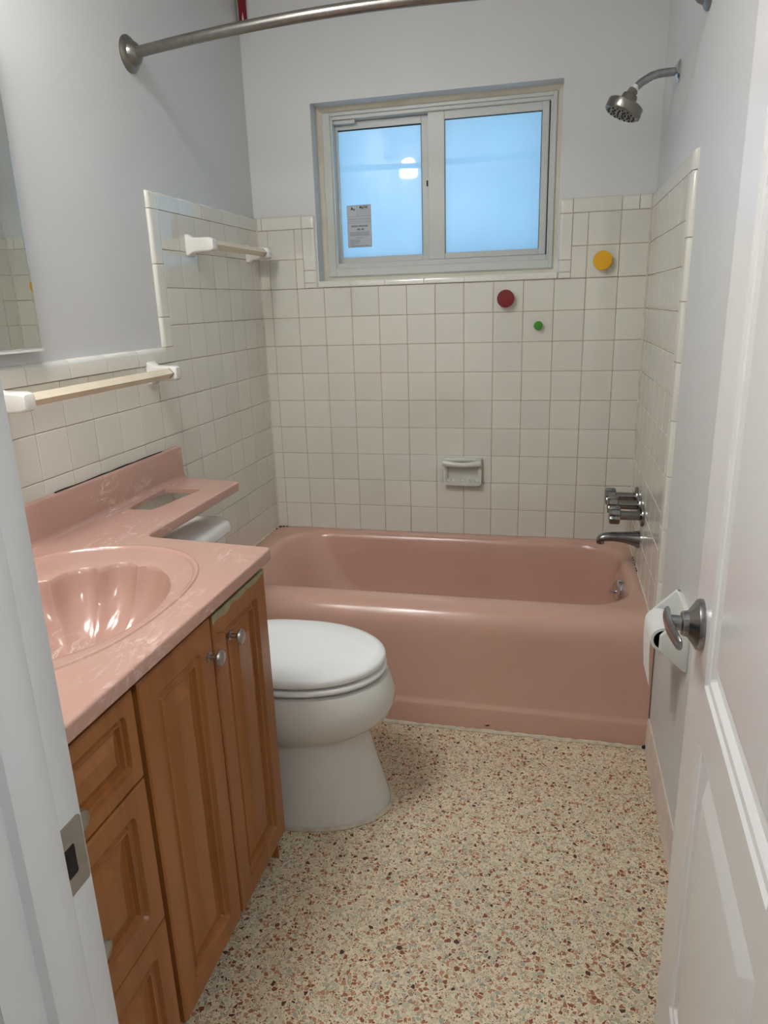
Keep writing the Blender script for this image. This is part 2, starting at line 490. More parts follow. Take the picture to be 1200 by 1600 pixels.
# back wall
UB = [0.0] + [0.0434 + P * k for k in range(13)] + [XT1]
grid(FB, wall_back, UB, VS_LOW)
grid(FB, wall_back, [0.0, 0.0434, 0.1529, 0.185], VS_UP)
grid(FB, wall_back, [1.194, 1.2479, 1.3574, XT1], VS_UP)
put_tile(FB, wall_back, 0.0, 0.022, 1.614, TT, 'nnnb'); put_tile(FB, wall_back, 0.022, 0.185, 1.614, TT, 'nnnb')
put_tile(FB, wall_back, 0.185, OPX0 - 0.004, 1.614, TT, 'nbnb')
for z0, z1 in ((1.462, 1.614), (1.416, 1.462), (1.396, 1.416)): put_tile(FB, wall_back, 0.185, OPX0 - 0.004, z0, z1, 'nbnn')
put_tile(FB, wall_back, OPX1, 1.194, 1.614, TT, 'bnnb')
put_tile(FB, wall_back, 1.194, 1.3574, 1.614, TT, 'nnnb'); put_tile(FB, wall_back, 1.3574, 1.415, 1.614, TT, 'nnnb'); put_tile(FB, wall_back, 1.415, XT1, 1.614, TT, 'nnnb')
for z0, z1 in ((1.459, 1.614), (1.418, 1.459), (1.396, 1.418)): put_tile(FB, wall_back, OPX1, 1.194, z0, z1, 'bnnn')
sx0 = [OPX0, 0.372, 0.508, 0.660, 0.812, 0.964, OPX1]
for a, b in zip(sx0, sx0[1:]): put_tile(FB, wall_back, a, b, 1.396, 1.4215, 'nnnb', 0.004)
mb = MB()
mb.box((0, 0.003, 0.40), (XT1, 0.02, 1.396)); mb.box((0, 0.003, 1.39), (OPX0 - 0.016, 0.02, 1.648)); mb.box((OPX1 + 0.012, 0.003, 1.39), (XT1, 0.02, 1.648))
mb.build('grout_bed', 'grout', wall_back, flat=True)
mb = MB().box((OPX0, -0.001, 1.397), (OPX1, 0.19, 1.4195)).build('sill_bed', 'trim_tile', wall_back, flat=True)
# left wall (u = y)
ULA = [-0.7285 + P * k for k in range(7)] + [0.0]
grid(FL, wall_left, ULA, VS_LOW); grid(FL, wall_left, ULA, VS_UP)
tl = [-0.7285, -0.604, -0.452, -0.300, -0.148, 0.0]
for a, b in zip(tl, tl[1:]): put_tile(FL, wall_left, a, b, 1.614, TT, 'nnnb')
put_tile(FL, wall_left, -0.778, -0.7285, 1.614, TT, 'bnnb')
for z0, z1 in ((1.462, 1.614), (1.31, 1.462), (1.222, 1.31)): put_tile(FL, wall_left, -0.778, -0.7285, z0, z1, 'bnnn')
put_tile(FL, wall_left, -0.778, -0.7285, 1.176, 1.222)
ULW = [-0.7285 - P * k for k in range(14, -1, -1)] + []
ULW = [YN] + [u for u in ULW if u > YN + 0.01]
VW = [1.176 - P * k for k in range(0, 11)][::-1]
def skipw(u0, u1, v0, v1): return (v1 < 0.76 and u1 < -1.42) or (v0 < 0.40 and u1 > -0.72)
grid(FL, wall_left, [-0.7285 - P * 0.0 - P, -0.7285] if False else ULW, VW, skipw)
tc_ = [-0.778 - 0.152 * k for k in range(10, -1, -1)]; tc_ = [YN] + [u for u in tc_ if u > YN + 0.01]
for a, b in zip(tc_, tc_[1:]): put_tile(FL, wall_left, a, b, 1.176, 1.224, 'nnnc', 0.003)
mb = MB(); mb.box((-0.015, -0.764, 0.40), (-0.003, 0.004, 1.648)); mb.box((-0.015, YN, 0.0), (-0.003, -0.7, 1.200))
mb.build('grout_bed', 'grout', wall_left, flat=True)
# right wall (u = -y)
URA = [0.0] + [0.0715 + P * k for k in range(7)]
grid(FR, wall_right, URA, VS_LOW); grid(FR, wall_right, URA, VS_UP)
tr = [0.0, 0.148, 0.300, 0.452, 0.604, 0.7285]
for a, b in zip(tr, tr[1:]): put_tile(FR, wall_right, a, b, 1.614, TT, 'nnnb')
put_tile(FR, wall_right, 0.7285, 0.778, 1.614, TT, 'nbnb')
zz = [1.614 - 0.152 * k for k in range(0, 9)]
zz = [z for z in zz if z > 0.42] + [0.40]
for a, b in zip(zz, zz[1:]): put_tile(FR, wall_right, 0.7285, 0.778, b, a, 'nbnn')
MB().box((XT1 + 0.003, -0.764, 0.40), (XR + 0.004, 0.004, 1.648)).build('grout_bed', 'grout', wall_right, flat=True)
for x, wl_ in ((XT0, wall_left), (XT1, wall_right)): MB().tube([(x, 0, 0.41), (x, 0, 1.662)], 0.0042, 8).build('corner_caulk', 'grout_light', wl_)
# base strip on the right wall, caulk in the tub corner
mb = MB(); mb.loops([[(XR + 0.002, y, 0), (XR - 0.011, y, 0), (XR - 0.009, y, 0.006), (XR - 0.007, y, 0.088), (XR - 0.003, y, 0.096), (XR + 0.002, y, 0.098)] for y in (-0.755, YN)])
tag(mb.build('baseboard_right', 'base_pink'), kind='structure')

# ------------------------------------------------------------------ window
win = empty('window_1', (0.7, 0.1, 1.4), kind='structure')
FW = Frame((0, 0.10, 0), (1, 0, 0), (0, 0, 1), (0, -1, 0))
def bar_frame(name, mat, x0, x1, z0, z1, wl, wr, wb, wt, y0, y1, parent, bevel=0.0015):
    mb = MB()
    mb.box((x0, y0, z0), (x0 + wl, y1, z1)); mb.box((x1 - wr, y0, z0), (x1, y1, z1))
    mb.box((x0 + wl, y0 + 0.0004, z0), (x1 - wr, y1, z0 + wb)); mb.box((x0 + wl, y0 + 0.0004, z1 - wt), (x1 - wr, y1, z1))
    return mb.build(name, mat, parent, bevel=bevel, seg=1)
# outer frame with a stepped inner lip, yellowed caulk all round
bar_frame('window_frame', 'vinyl', OPX0 + 0.012, OPX1 - 0.012, 1.432, OPZ1 - 0.012, 0.045, 0.030, 0.055, 0.030, 0.092, 0.175, win)
bar_frame('frame_lip', 'vinyl', OPX0 + 0.020, OPX1 - 0.020, 1.438, OPZ1 - 0.018, 0.030, 0.014, 0.030, 0.012, 0.084, 0.094, win)
mb = MB(); Ls = []
for ins, y in ((0.0005, 0.074), (0.003, 0.079), (0.010, 0.087), (0.016, 0.091), (0.018, 0.096)):
    Ls.append([(a, y, b) for a, b in rrect(OPX0 + ins, OPX1 - ins, 1.420 + ins * 0.75, OPZ1 - ins, 0.004, 2)])
mb.loops(Ls, False, False); mb.build('caulk_bead', 'caulk_yellow', win)
def pane_two_sided(o):
    o.data.materials.append(M['clear'])
    for p in o.data.polygons: p.material_index = 0 if p.normal.y < -0.5 else 1
    return o
# sliding sash (right, in front) and fixed sash (left, behind)
sr = bar_frame('sliding_sash', 'vinyl', 0.662, 1.100, 1.488, 2.000, 0.063, 0.024, 0.021, 0.030, 0.104, 0.126, win)
sl = bar_frame('fixed_sash', 'vinyl', 0.288, 0.668, 1.488, 1.996, 0.020, 0.034, 0.022, 0.026, 0.130, 0.152, win)
pane_two_sided(MB().box((0.722, 0.112, 1.506), (1.080, 0.117, 1.974)).build('pane', 'glass', sr, flat=True))
pane_two_sided(MB().box((0.303, 0.138, 1.507), (0.640, 0.143, 1.974)).build('pane', 'glass', sl, flat=True))
mb = MB()
mb.box((0.724, 0.108, 1.9675), (1.078, 0.112, 1.9705)); mb.box((1.0735, 0.108, 1.509), (1.0765, 0.112, 1.97)); mb.box((0.7245, 0.1085, 1.509), (0.7265, 0.112, 1.97))
mb.build('gasket', 'gap', sr, flat=True)
mb = MB()
mb.box((0.306, 0.134, 1.966), (0.636, 0.138, 1.971)); mb.box((0.6315, 0.134, 1.509), (0.6345, 0.138, 1.97))
mb.build('gasket', 'gap', sl, flat=True)
MB().box((0.662, 0.1035, 2.0005), (1.100, 0.128, 2.0045)).build('top_track', 'gap', win, flat=True)
MB().box((1.1005, 0.112, 1.490), (1.1075, 0.160, 2.0)).build('side_channel', 'gap', win, flat=True)
MB().box((0.652, 0.1265, 1.752), (0.6612, 0.1295, 1.772)).build('sash_lock', 'gap', win, flat=True)
MB().box((0.300, 0.100, 1.985), (0.385, 0.126, 1.997)).build('track_clip', 'vinyl', win, bevel=0.002)

# label stuck on the left pane
lab = empty('window_label', (0.38, 0.137, 1.55), 'silver printed rating label stuck on the left window pane', 'label')
LX0, LX1, LZ0, LZ1, LY = 0.331, 0.428, 1.548, 1.703, 0.1372
MB().box((LX0, LY, LZ0), (LX1, LY + 0.0008, LZ1)).build('label_sheet', 'label', lab, flat=True)
mb = MB()
def ln(x0, x1, z, t=0.0007): mb.box((x0, LY - 0.0002, z - t / 2), (x1, LY, z + t / 2))
ln(LX0, LX1, LZ1 - 0.0008, 0.0016); ln(LX0, LX1, LZ0 + 0.0008, 0.0016)
mb.box((LX0, LY - 0.0002, LZ0), (LX0 + 0.0014, LY, LZ1)); mb.box((LX1 - 0.0014, LY - 0.0002, LZ0), (LX1, LY, LZ1))
for k in range(5): ln(LX0 + 0.042, LX1 - 0.003, 1.686 - 0.0055 * k)
mb.box((LX0 + 0.040, LY - 0.0002, 1.664), (LX0 + 0.0408, LY, 1.702))
for z in (1.662, 1.654, 1.650, 1.643, 1.638): ln(LX0 + 0.003, LX1 - 0.003, z, 0.0009)
for z in (1.604, 1.600, 1.596, 1.592): ln(LX0 + 0.008, LX1 - 0.008, z, 0.0016)
for z in (1.583,): ln(LX0 + 0.032, LX1 - 0.036, z, 0.0016)
for k, e in enumerate((0.048, 0.052, 0.046, 0.026)): ln(LX0 + 0.008, LX0 + e, 1.575 - 0.0055 * k, 0.0016)
ln(LX0 + 0.01, LX1 - 0.01, 1.553, 0.002)
mb.build('fine_print', 'greyprint', lab, flat=True)
mb = MB()      # peaked swoosh emblem
mb.prism([(LX0 + 0.012, LY, 1.686), (LX0 + 0.018, LY, 1.690), (LX0 + 0.018, LY, 1.697), (LX0 + 0.021, LY, 1.697), (LX0 + 0.028, LY, 1.684), (LX0 + 0.022, LY, 1.688)], (0, -0.0003, 0))
mb.prism([(LX0 + 0.023, LY, 1.6855), (LX0 + 0.031, LY, 1.691), (LX0 + 0.034, LY, 1.683), (LX0 + 0.030, LY, 1.6865)], (0, -0.0003, 0))
mb.build('emblem', 'blackprint', lab, flat=True)
def text(body, size, x, z, mat, parent, name='lettering'):
    c = bpy.data.curves.new(name, 'FONT'); c.body = body; c.size = size; c.align_x = 'CENTER'; c.extrude = 0.0001; c.offset = size * 0.02
    o = bpy.data.objects.new(name, c); COL.objects.link(o); o.parent = parent
    c.materials.append(M[mat]); bpy.context.view_layer.update()
    me = bpy.data.meshes.new_from_object(o.evaluated_get(bpy.context.evaluated_depsgraph_get())); bpy.data.objects.remove(o)
    me.transform(Matrix.Translation((x, LY - 0.0003, z)) @ Matrix.Rotation(PI / 2, 4, 'X'))
    o = bpy.data.objects.new(name, me); COL.objects.link(o); o.parent = parent; return o
text('Mg300', 0.0125, LX0 + 0.068, 1.6905, 'blackprint', lab)
text('DESIGN PRESSURE', 0.0084, (LX0 + LX1) / 2, 1.6235, 'blackprint', lab)
text('+80 -80', 0.0092, (LX0 + LX1) / 2 + 0.003, 1.6115, 'blackprint', lab)

# ------------------------------------------------------------------ door and jamb
DA = math.radians(3.0); DE = Vector((1.377, -1.666, 0)); DW, DH = 0.655, 2.03
FD = Frame(DE, (-math.sin(DA), -math.cos(DA), 0), (0, 0, 1), (-math.cos(DA), math.sin(DA), 0))
door = empty('door_1', DE, kind='structure')
mb = MB(); TH = 0.035
o2 = [(0, 0.008), (DW, 0.008), (DW, DH), (0, DH)]
PAN = [(0.128, DW - 0.128, 0.20, 0.715), (0.128, DW - 0.128, 0.797, 1.90)]
steps = [(0, 0, 0.004), (0.004, -0.004, 0.004), (0.012, -0.005, 0.004), (0.018, -0.0125, 0.004), (0.036, -0.0125, 0.004), (0.060, -0.0020, 0.003), (0.064, -0.0015, 0.003)]
holes = [rrect(a, b, c, d, 0.004, 2) for a, b, c, d in PAN]
fill(mb, [o2] + holes, lambda u, v: FD.p(u, v, 0))
for i in range(4):
    a, b = o2[i], o2[(i + 1) % 4]
    mb.add([FD.p(a[0], a[1], 0), FD.p(b[0], b[1], 0), FD.p(b[0], b[1], -TH), FD.p(a[0], a[1], -TH)], [(0, 1, 2, 3)])
mb.add([FD.p(*p, -TH) for p in o2], [(0, 1, 2, 3)])
mb.build('door_leaf', 'door', door, angle=20)
for (a, b, c, d), nm in zip(PAN, ('lower_panel', 'upper_panel')):
    mb = MB()
    Ls = [[FD.p(x, y, h) for x, y in rrect(a + i, b - i, c + i, d - i, r, 2)] for i, h, r in steps]
    mb.loops(Ls, False, True); mb.build(nm, 'door', door, angle=14)
hz = 0.86
hd = MB()
hd.lathe([(0.0385, 0.0), (0.0385, 0.004), (0.037, 0.008), (0.028, 0.014), (0.020, 0.020), (0.0185, 0.026), (0.0185, 0.0275), (0.0165, 0.029)], FD.p(0.062, hz, 0), FD.n, 32)
rose = hd.build('door_rose', 'lever', door)
hd = MB().lathe([(0.0115, 0.027), (0.0115, 0.046), (0.009, 0.050)], FD.p(0.062, hz, 0), FD.n, 24); hd.build('lever_neck', 'lever', rose)
mb = MB(); Ls = []
for k in range(15):
    t = k / 14; s_ = 0.036 + t * 0.098; nn = 0.047 + 0.004 * math.sin(t * PI) - 0.010 * t
    zc = hz + 0.002 - 0.004 * t * t; hw = 0.0160 - 0.0055 * t; th = 0.0058 - 0.0012 * t
    if k in (0, 14): hw *= 0.7; th *= 0.7
    Ls.append([FD.p(s_, zc + hw * math.cos(a) * (1 if abs(math.cos(a)) < .9 else 1), nn + th * math.sin(a)) for a in [2 * PI * q / 16 for q in range(16)]])
mb.loops(Ls).build('lever_handle', 'lever', rose)
# jamb (left of doorway, nearest to the camera): rabbet with strike plate, stop, hall side
jamb = empty('trim_1', (JX0, YN, 0), kind='structure')
mb = MB()
prof = [(JX0 - 0.02, YN), (JX0 - 0.002, YN), (JX0, YN - 0.002), (JX0, YN - 0.038), (JX0 + 0.009, YN - 0.038), (JX0 + 0.013, YN - 0.043), (JX0 + 0.013, YN - 0.070), (JX0 + 0.009, YN - 0.078), (JX0, YN - 0.080), (JX0, YN - 0.118), (JX0 - 0.02, YN - 0.118)]
mb.loops([[(x, y, z) for x, y in prof] for z in (0, JH)]); mb.build('door_jamb', 'jamb', jamb, angle=50)
mb = MB(); mb.loops([[(2 * JX1 - 2 * JX1 + JX1 + (JX0 - x), y, z) for x, y in prof] for z in (0, JH)]); mb.build('door_jamb', 'jamb', jamb, angle=50)
MB().box((JX0 - 0.02, YN - 0.118, JH), (JX1 + 0.02, YN, JH + 0.02)).build('head_jamb', 'jamb', jamb, flat=True)
mb = MB(); mb.loops([[(x, y, z) for x, y in ((JX0 - 0.006, YN - 0.11), (JX0 - 0.006, YN - 0.122), (JX0 - 0.012, YN - 0.128), (JX0 - 0.060, YN - 0.124), (JX0 - 0.064, YN - 0.11))] for z in (0, JH + 0.06)])
mb.build('casing', 'jamb', jamb, angle=50)
SZ = 0.875
mb = MB(); o3 = rrect(YN - 0.0375, YN - 0.004, SZ - 0.034, SZ + 0.034, 0.004, 3); h3 = rrect(YN - 0.0350, YN - 0.017, SZ - 0.017, SZ + 0.013, 0.002, 3)
fill(mb, [o3, h3], lambda u, v: (JX0 + 0.0012, u, v))
mb.loops([[(JX0 + 0.0012, u, v) for u, v in o3], [(JX0 - 0.0005, u, v) for u, v in o3]], False, False)
mb.loops([[(JX0 + 0.0012, u, v) for u, v in h3], [(JX0 - 0.0005, u, v) for u, v in h3]], False, False)
sp_ = mb.build('strike_plate', 'knob_metal', jamb)
MB().loops([[(JX0 + 0.0006, u, v) for u, v in h3], [(JX0 + 0.0002, u, v) for u, v in h3]]).build('latch_hole_shade', 'hole', sp_, flat=True)  # dark sheet in place of the shade inside the latch hole

# ------------------------------------------------------------------ bathtub
tub = empty('bathtub', (0.73, -0.38, 0), 'pink enamelled alcove bathtub under the tiled window wall', 'bathtub')
TX0, TX1 = 0.0, XT1 + 0.010
mb = MB(); N = 8
def tl_(x0, x1, y0, y1, r, z): return [(a, b, z) for a, b in rrect(x0, x1, y0, y1, r, N)]
Ls = []
for yf, z in ((-0.768, 0.0), (-0.768, 0.076), (-0.766, 0.081), (-0.759, 0.090), (-0.757, 0.097), (-0.752, 0.250), (-0.751, 0.320), (-0.749, 0.345), (-0.742, 0.368), (-0.728, 0.388), (-0.708, 0.402), (-0.684, 0.4085), (-0.66, 0.410)):
    Ls.append(tl_(TX0, TX1, yf, 0.006, 0.004, z))
IX0, IX1, IY0, IY1 = 0.075, 1.425, -0.638, -0.040
for ins, il, z, r in ((-0.012, 0, 0.410, 0.17), (0.0, 0.0, 0.4075, 0.165), (0.008, 0.010, 0.400, 0.16), (0.014, 0.02, 0.385, 0.155), (0.019, 0.05, 0.33, 0.15), (0.03, 0.11, 0.22, 0.14), (0.05, 0.18, 0.12, 0.13), (0.075, 0.23, 0.085, 0.12), (0.12, 0.30, 0.068, 0.10), (0.2, 0.38, 0.064, 0.06)):
    Ls.append(tl_(IX0 + ins + il, IX1 - ins, IY0 + ins, IY1 - ins, r, z))
mb.loops(Ls, True, True); mb.build('tub_body', 'tub', tub, angle=60)
mb = MB(); ax = (-1, -0.30, 0.15)
mb.lathe([(0.037, -0.004), (0.037, 0.008), (0.034, 0.015), (0.022, 0.020), (0.001, 0.021)], (1.400, -0.355, 0.345), ax, 28)
op = mb.build('overflow_plate', 'chrome', tub)
MB().lathe([(0.005, 0.018), (0.005, 0.030), (0.007, 0.032), (0.007, 0.036)], (1.400, -0.355, 0.338), ax, 12).build('trip_lever', 'chrome', op)
# ragged caulk where the apron meets the floor
mb = MB(); pts = []
for k in range(61):
    x = 0.50 + (1.462 - 0.50) * k / 60; pts.append((x, -0.772 + random.uniform(-0.0015, 0.0015), 0.001 + random.uniform(0, 0.003)))
mb.tube(pts, [0.006 + random.uniform(-0.002, 0.0025) for _ in pts], 6); mb.build('caulk_bead', 'caulk', tub)
mb = MB(); pts = [(XT1 - 0.001 + random.uniform(-.001, .001), -0.74 + 0.72 * k / 30, 0.411) for k in range(31)]; mb.tube(pts, 0.004, 6); mb.build('rim_caulk', 'caulk', tub)
mb = MB(); pts = [(0.002 + random.uniform(-.001, .001), -0.74 + 0.72 * k / 30, 0.411) for k in range(31)]; mb.tube(pts, 0.0045, 6); mb.build('rim_caulk', 'caulk', tub)
mb = MB()
for y in (-0.20, -0.225, -0.255, -0.275, -0.305, -0.33): mb.tube([(XT1 - 0.004, y, 0.4135), (XT1 - 0.004, y - 0.012, 0.4135)], 0.0021, 6)
mb.build('mould_spots', 'mould', tub)['kind'] = 'stuff'; mb = MB()
mb.tube([(0.97, -0.766, 0.020), (0.982, -0.7665, 0.022), (0.990, -0.766, 0.024)], [0.002, 0.0035, 0.002], 6); mb.build('enamel_chip', 'mould', tub); mb = MB()
mb.tube([(1.45, -0.775, 0.006), (1.462, -0.776, 0.010)], [0.004, 0.007], 6)
mb.build('mould_spots', 'mould', tub)
mb = MB()
for dx, dy, r in ((0.012, -0.012, 0.008), (0.026, -0.008, 0.006), (0.006, -0.045, 0.006), (0.04, -0.006, 0.004)): mb.lathe([(r, 0), (r * 0.7, 0.004), (0.001, 0.005)], (dx, dy, 0.4095), (0, 0, 1), 8)
mb.build('rust_spots', 'rust', tub)

# ------------------------------------------------------------------ toilet
toi = empty('toilet', (0.5, -1.155, 0), 'white two-piece toilet with closed lid between vanity and tub', 'toilet')
TCY = -1.155
def egg(xf, xb, b, z, xc=0.50, n=48, sq=2.35, cy=TCY):
    out = []
    for k in range(n):
        a = 2 * PI * k / n; c, s = math.cos(a), math.sin(a)
        e = 2.0 if c > 0 else sq
        cc = math.copysign(abs(c) ** (2 / e), c); ss = math.copysign(abs(s) ** (2 / e), s)
        out.append((xc + (xf - xc if c > 0 else xc - xb) * cc, cy + b * ss, z))
    return out
mb = MB()
body = [(0.748, 0.10, 0.150, 0.000), (0.746, 0.10, 0.149, 0.018), (0.735, 0.10, 0.143, 0.060), (0.715, 0.10, 0.136, 0.130), (0.697, 0.11, 0.131, 0.200), (0.690, 0.12, 0.131, 0.230),
        (0.694, 0.14, 0.134, 0.240), (0.708, 0.16, 0.143, 0.250), (0.735, 0.18, 0.160, 0.268), (0.756, 0.20, 0.173, 0.290), (0.768, 0.21, 0.181, 0.320), (0.769, 0.21, 0.182, 0.350), (0.760, 0.21, 0.179, 0.380), (0.752, 0.21, 0.175, 0.397), (0.715, 0.215, 0.150, 0.402), (0.60, 0.3, 0.09, 0.404)]
mb.loops([egg(xf, xb, b, z) for xf, xb, b, z in body]); mb.build('bowl', 'porcelain', toi, angle=50)
mb = MB()
mb.loops([egg(xf, 0.285, b, z, sq=3) for xf, b, z in ((0.708, 0.146, 0.4090), (0.746, 0.1755, 0.4095), (0.749, 0.178, 0.413), (0.749, 0.178, 0.419), (0.745, 0.175, 0.4235), (0.715, 0.150, 0.4240))]); mb.build('seat', 'seat_plastic', toi, angle=50)
mb = MB()
mb.loops([egg(xf, 0.282, b, z, sq=3) for xf, b, z in ((0.708, 0.146, 0.4310), (0.744, 0.175, 0.4318), (0.747, 0.1775, 0.440), (0.746, 0.1765, 0.447), (0.741, 0.172, 0.4525), (0.725, 0.160, 0.456), (0.66, 0.11, 0.4585), (0.56, 0.04, 0.459))]); mb.build('lid', 'seat_plastic', toi, angle=60)
for dy in (-0.075, 0.075):
    mb = MB(); mb.tube([(0.272, TCY + dy - 0.022, 0.434), (0.272, TCY + dy + 0.022, 0.434)], 0.013, 12); mb.box((0.258, TCY + dy - 0.02, 0.40), (0.290, TCY + dy + 0.02, 0.430))
    mb.build('hinge', 'seat_plastic', toi)
mb = MB()
mb.loops([[(a, b, z) for a, b in rrect(0.016 + i, 0.220 - i, TCY - 0.226 + i, TCY + 0.242 - i, 0.035, 6)] for i, z in ((0.03, 0.395), (0.012, 0.402), (0.006, 0.45), (0.0, 0.60), (0.0, 0.695))]); mb.build('tank', 'porcelain', toi, angle=50)
mb = MB()
mb.loops([[(a, b, z) for a, b in rrect(0.010 + i, 0.236 - i, TCY - 0.240 + i, TCY + 0.256 - i, 0.042, 6)] for i, z in ((0.004, 0.695), (0.0, 0.699), (0.0, 0.716), (0.004, 0.727), (0.016, 0.736), (0.034, 0.739))]); mb.build('tank_lid', 'porcelain', toi, angle=40)
mb = MB(); L = egg(0.752, 0.13, 0.154, 0.003)
mb.tube(L + [L[0]], [0.0065 + random.uniform(-0.0015, 0.0015) for _ in L] + [0.0065], 6, False); mb.build('caulk_bead', 'caulk', toi)

# ------------------------------------------------------------------ vanity cabinet
van = empty('vanity_cabinet', (0.27, -1.85, 0), 'oak finish bathroom vanity with two doors and a drawer bank', 'cabinet')
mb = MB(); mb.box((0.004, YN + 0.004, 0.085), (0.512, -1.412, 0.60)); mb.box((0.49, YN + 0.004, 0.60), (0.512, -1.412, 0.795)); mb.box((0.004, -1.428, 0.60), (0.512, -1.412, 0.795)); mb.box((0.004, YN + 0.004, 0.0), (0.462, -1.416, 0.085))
mb.build('carcass', 'gapshade', van, flat=True)
MB().box((0.004, -1.4115, 0.0), (0.519, -1.406, 0.794)).build('side_panel', 'wood', van, flat=True)
FV = Frame((0.540, 0, 0), (0, 1, 0), (0, 0, 1), (1, 0, 0))
def front(name, y0, y1, z0, z1, st):
    mb = MB(); F = min(1.0, ((z1 - z0) / 2 - 0.014) / (st + 0.054)); st *= F
    steps = [(0.0, -0.0195, 0.001), (0.0, -0.003, 0.001), (0.003, 0.0, 0.002), (st, 0.0, 0.014), (st + 0.004 * F, -0.0070, 0.011), (st + 0.010 * F, -0.0095, 0.009), (st + 0.014 * F, -0.0070, 0.006), (st + 0.016 * F, -0.0032, 0.005), (st + 0.019 * F, -0.0034, 0.003), (st + 0.0215 * F, -0.0105, 0.001), (st + 0.026 * F, -0.0108, 0.0005), (st + 0.052 * F, -0.0012, 0.0005), (st + 0.054 * F, 0.0, 0.0005)]
    relief(mb, FV, y0, y1, z0, z1, steps, 4)
    return mb.build(name, 'wood', van, angle=18)
def knob(par, y, z):
    mb = MB()
    mb.lathe([(0.0085, 0.0), (0.0085, 0.003), (0.0055, 0.005), (0.0048, 0.016), (0.007, 0.019), (0.0145, 0.022), (0.0155, 0.025), (0.0140, 0.0285), (0.008, 0.0305), (0.001, 0.031)], (0.540, y, z), (1, 0, 0), 20)
    o = mb.build('knob', 'knob_metal', par); return o
dR = front('door', -1.654, -1.402, 0.082, 0.776, 0.046); dL = front('door', -1.904, -1.661, 0.082, 0.776, 0.046)
knob(dR, -1.592, 0.707); knob(dL, -1.652 - 0.030, 0.707)
for z0, z1 in ((0.623, 0.775), (0.343, 0.618), (0.082, 0.338)):
    d_ = front('drawer', -2.285, -1.918, z0, z1, 0.038); knob(d_, -2.098, (z0 + z1) / 2 - 0.010)
mb = MB(); top = []; bot = []
for k in range(25):
    y = -1.654 + 0.25 * k / 24; zb = 0.763 + 0.003 * math.sin(k * 0.9) + random.uniform(-0.002, 0.002) - (0.004 if k < 8 else 0)
    top.append((0.5405, y, 0.7765)); bot.append((0.5405, y, zb))
mb.loops([[(0.5405, p[1], 0.7762) for p in top], [p for p in bot]], False, False, False)
mb.loops([[(0.5225, p[1], 0.7766) for p in top], [(0.5405, p[1], 0.7764) for p in top]], False, False, False)
mb.build('peeled_edge', 'peel', dR)['label'] = 'greenish peeled top edge'

# ------------------------------------------------------------------ countertop with moulded shell basin
ct = empty('bathroom_counter', (0.28, -1.85, 0.80), 'pink marbled vanity top with shell basin and shelf over toilet tank', 'countertop')
CT, CB = 0.825, 0.797
mb = MB()
out = round_poly([(0.002, YN + 0.003), (0.560, YN + 0.003), (0.560, -1.394), (0.232, -1.362), (0.230, -0.836), (0.002, -0.792)], [0, 0.002, 0.014, 0.030, 0.010, 0.002], 6)
# polygon runs counter-clockwise
prof = [(0.003, CB), (0.0, CB + 0.003), (0.0, CT - 0.0045), (0.0010, CT - 0.0018), (0.0028, CT - 0.0004), (0.005, CT)]
OL = [inset_poly(out, i) for i, z in prof]
mb.loops([[(x, y, z) for x, y in L] for L, (i, z) in zip(OL, prof)], False, False)
NB = 144; RC = (0.268, -1.742)
def ring(k, sc, z):
    a = 2 * PI * k / NB; c, s = math.cos(a), math.sin(a); e = 2.35
    return (RC[0] + 0.234 * sc * math.copysign(abs(c) ** (2 / e), c), RC[1] + 0.312 * sc * math.copysign(abs(s) ** (2 / e), s), z)
BC = (0.305, -1.742)
def bowl(k, sc, z, amp):
    a = 2 * PI * k / NB; c, s = math.cos(a), math.sin(a)
    fade = max(0.0, min(1.0, (0.55 - c) / 0.7))
    w = abs(math.sin(a * 6.0 + 0.35)) ** 0.7
    r = sc * (1 + amp * fade * (w - 0.55))
    return (BC[0] + 0.163 * r * c + 0.0, BC[1] + 0.226 * r * s, z)
R0 = [ring(k, 1.0, CT) for k in range(NB)]
holeP = round_poly([(0.056, -1.160), (0.128, -1.160), (0.160, -0.938), (0.040, -0.946)], [0.012] * 4, 4)
fill(mb, [OL[-1], [(p[0], p[1]) for p in R0], holeP], lambda u, v: (u, v, CT))
hs = set((round(x, 6), round(y, 6)) for x, y in holeP)
fill(mb, [OL[0], [(p[0], p[1]) for p in R0], holeP], lambda u, v: (u, v, CT - 0.013 if (round(u, 6), round(v, 6)) in hs else CB))
mb.loops([[(x, y, CT) for x, y in holeP], [(x, y, CT - 0.013) for x, y in holeP]], False, False)
Ls = [R0, [ring(k, 0.992, CT + 0.0028) for k in range(NB)], [ring(k, 0.978, CT + 0.0036) for k in range(NB)], [ring(k, 0.963, CT + 0.0015) for k in range(NB)], [ring(k, 0.950, CT - 0.0035) for k in range(NB)]]
rim = [bowl(k, 1.0, CT - 0.008, 0.13) for k in range(NB)]
A = Ls[-1]
for t in (0.35, 0.7): Ls.append([tuple(A[k][i] * (1 - t) + rim[k][i] * t for i in range(3)) for k in range(NB)])
Ls.append([bowl(k, 1.015, CT - 0.0085, 0.13) for k in range(NB)])
for sc, z, amp in ((0.995, 0.0105, 0.14), (0.975, 0.020, 0.145), (0.945, 0.040, 0.14), (0.89, 0.066, 0.125), (0.80, 0.094, 0.095), (0.67, 0.118, 0.08), (0.50, 0.136, 0.06), (0.32, 0.147, 0.035), (0.14, 0.152, 0.0)):
    Ls.append([bowl(k, sc, CT - z, amp) for k in range(NB)])
mb.loops(Ls, False, True)
mb.build('counter_slab', 'marble', ct, angle=40)
MB().lathe([(0.026, 0.0), (0.026, 0.003), (0.018, 0.004), (0.016, 0.002), (0.001, 0.002)], (BC[0], BC[1], CT - 0.153), (0, 0, 1), 20).build('drain', 'chrome', ct)
mb = MB()
bs = []
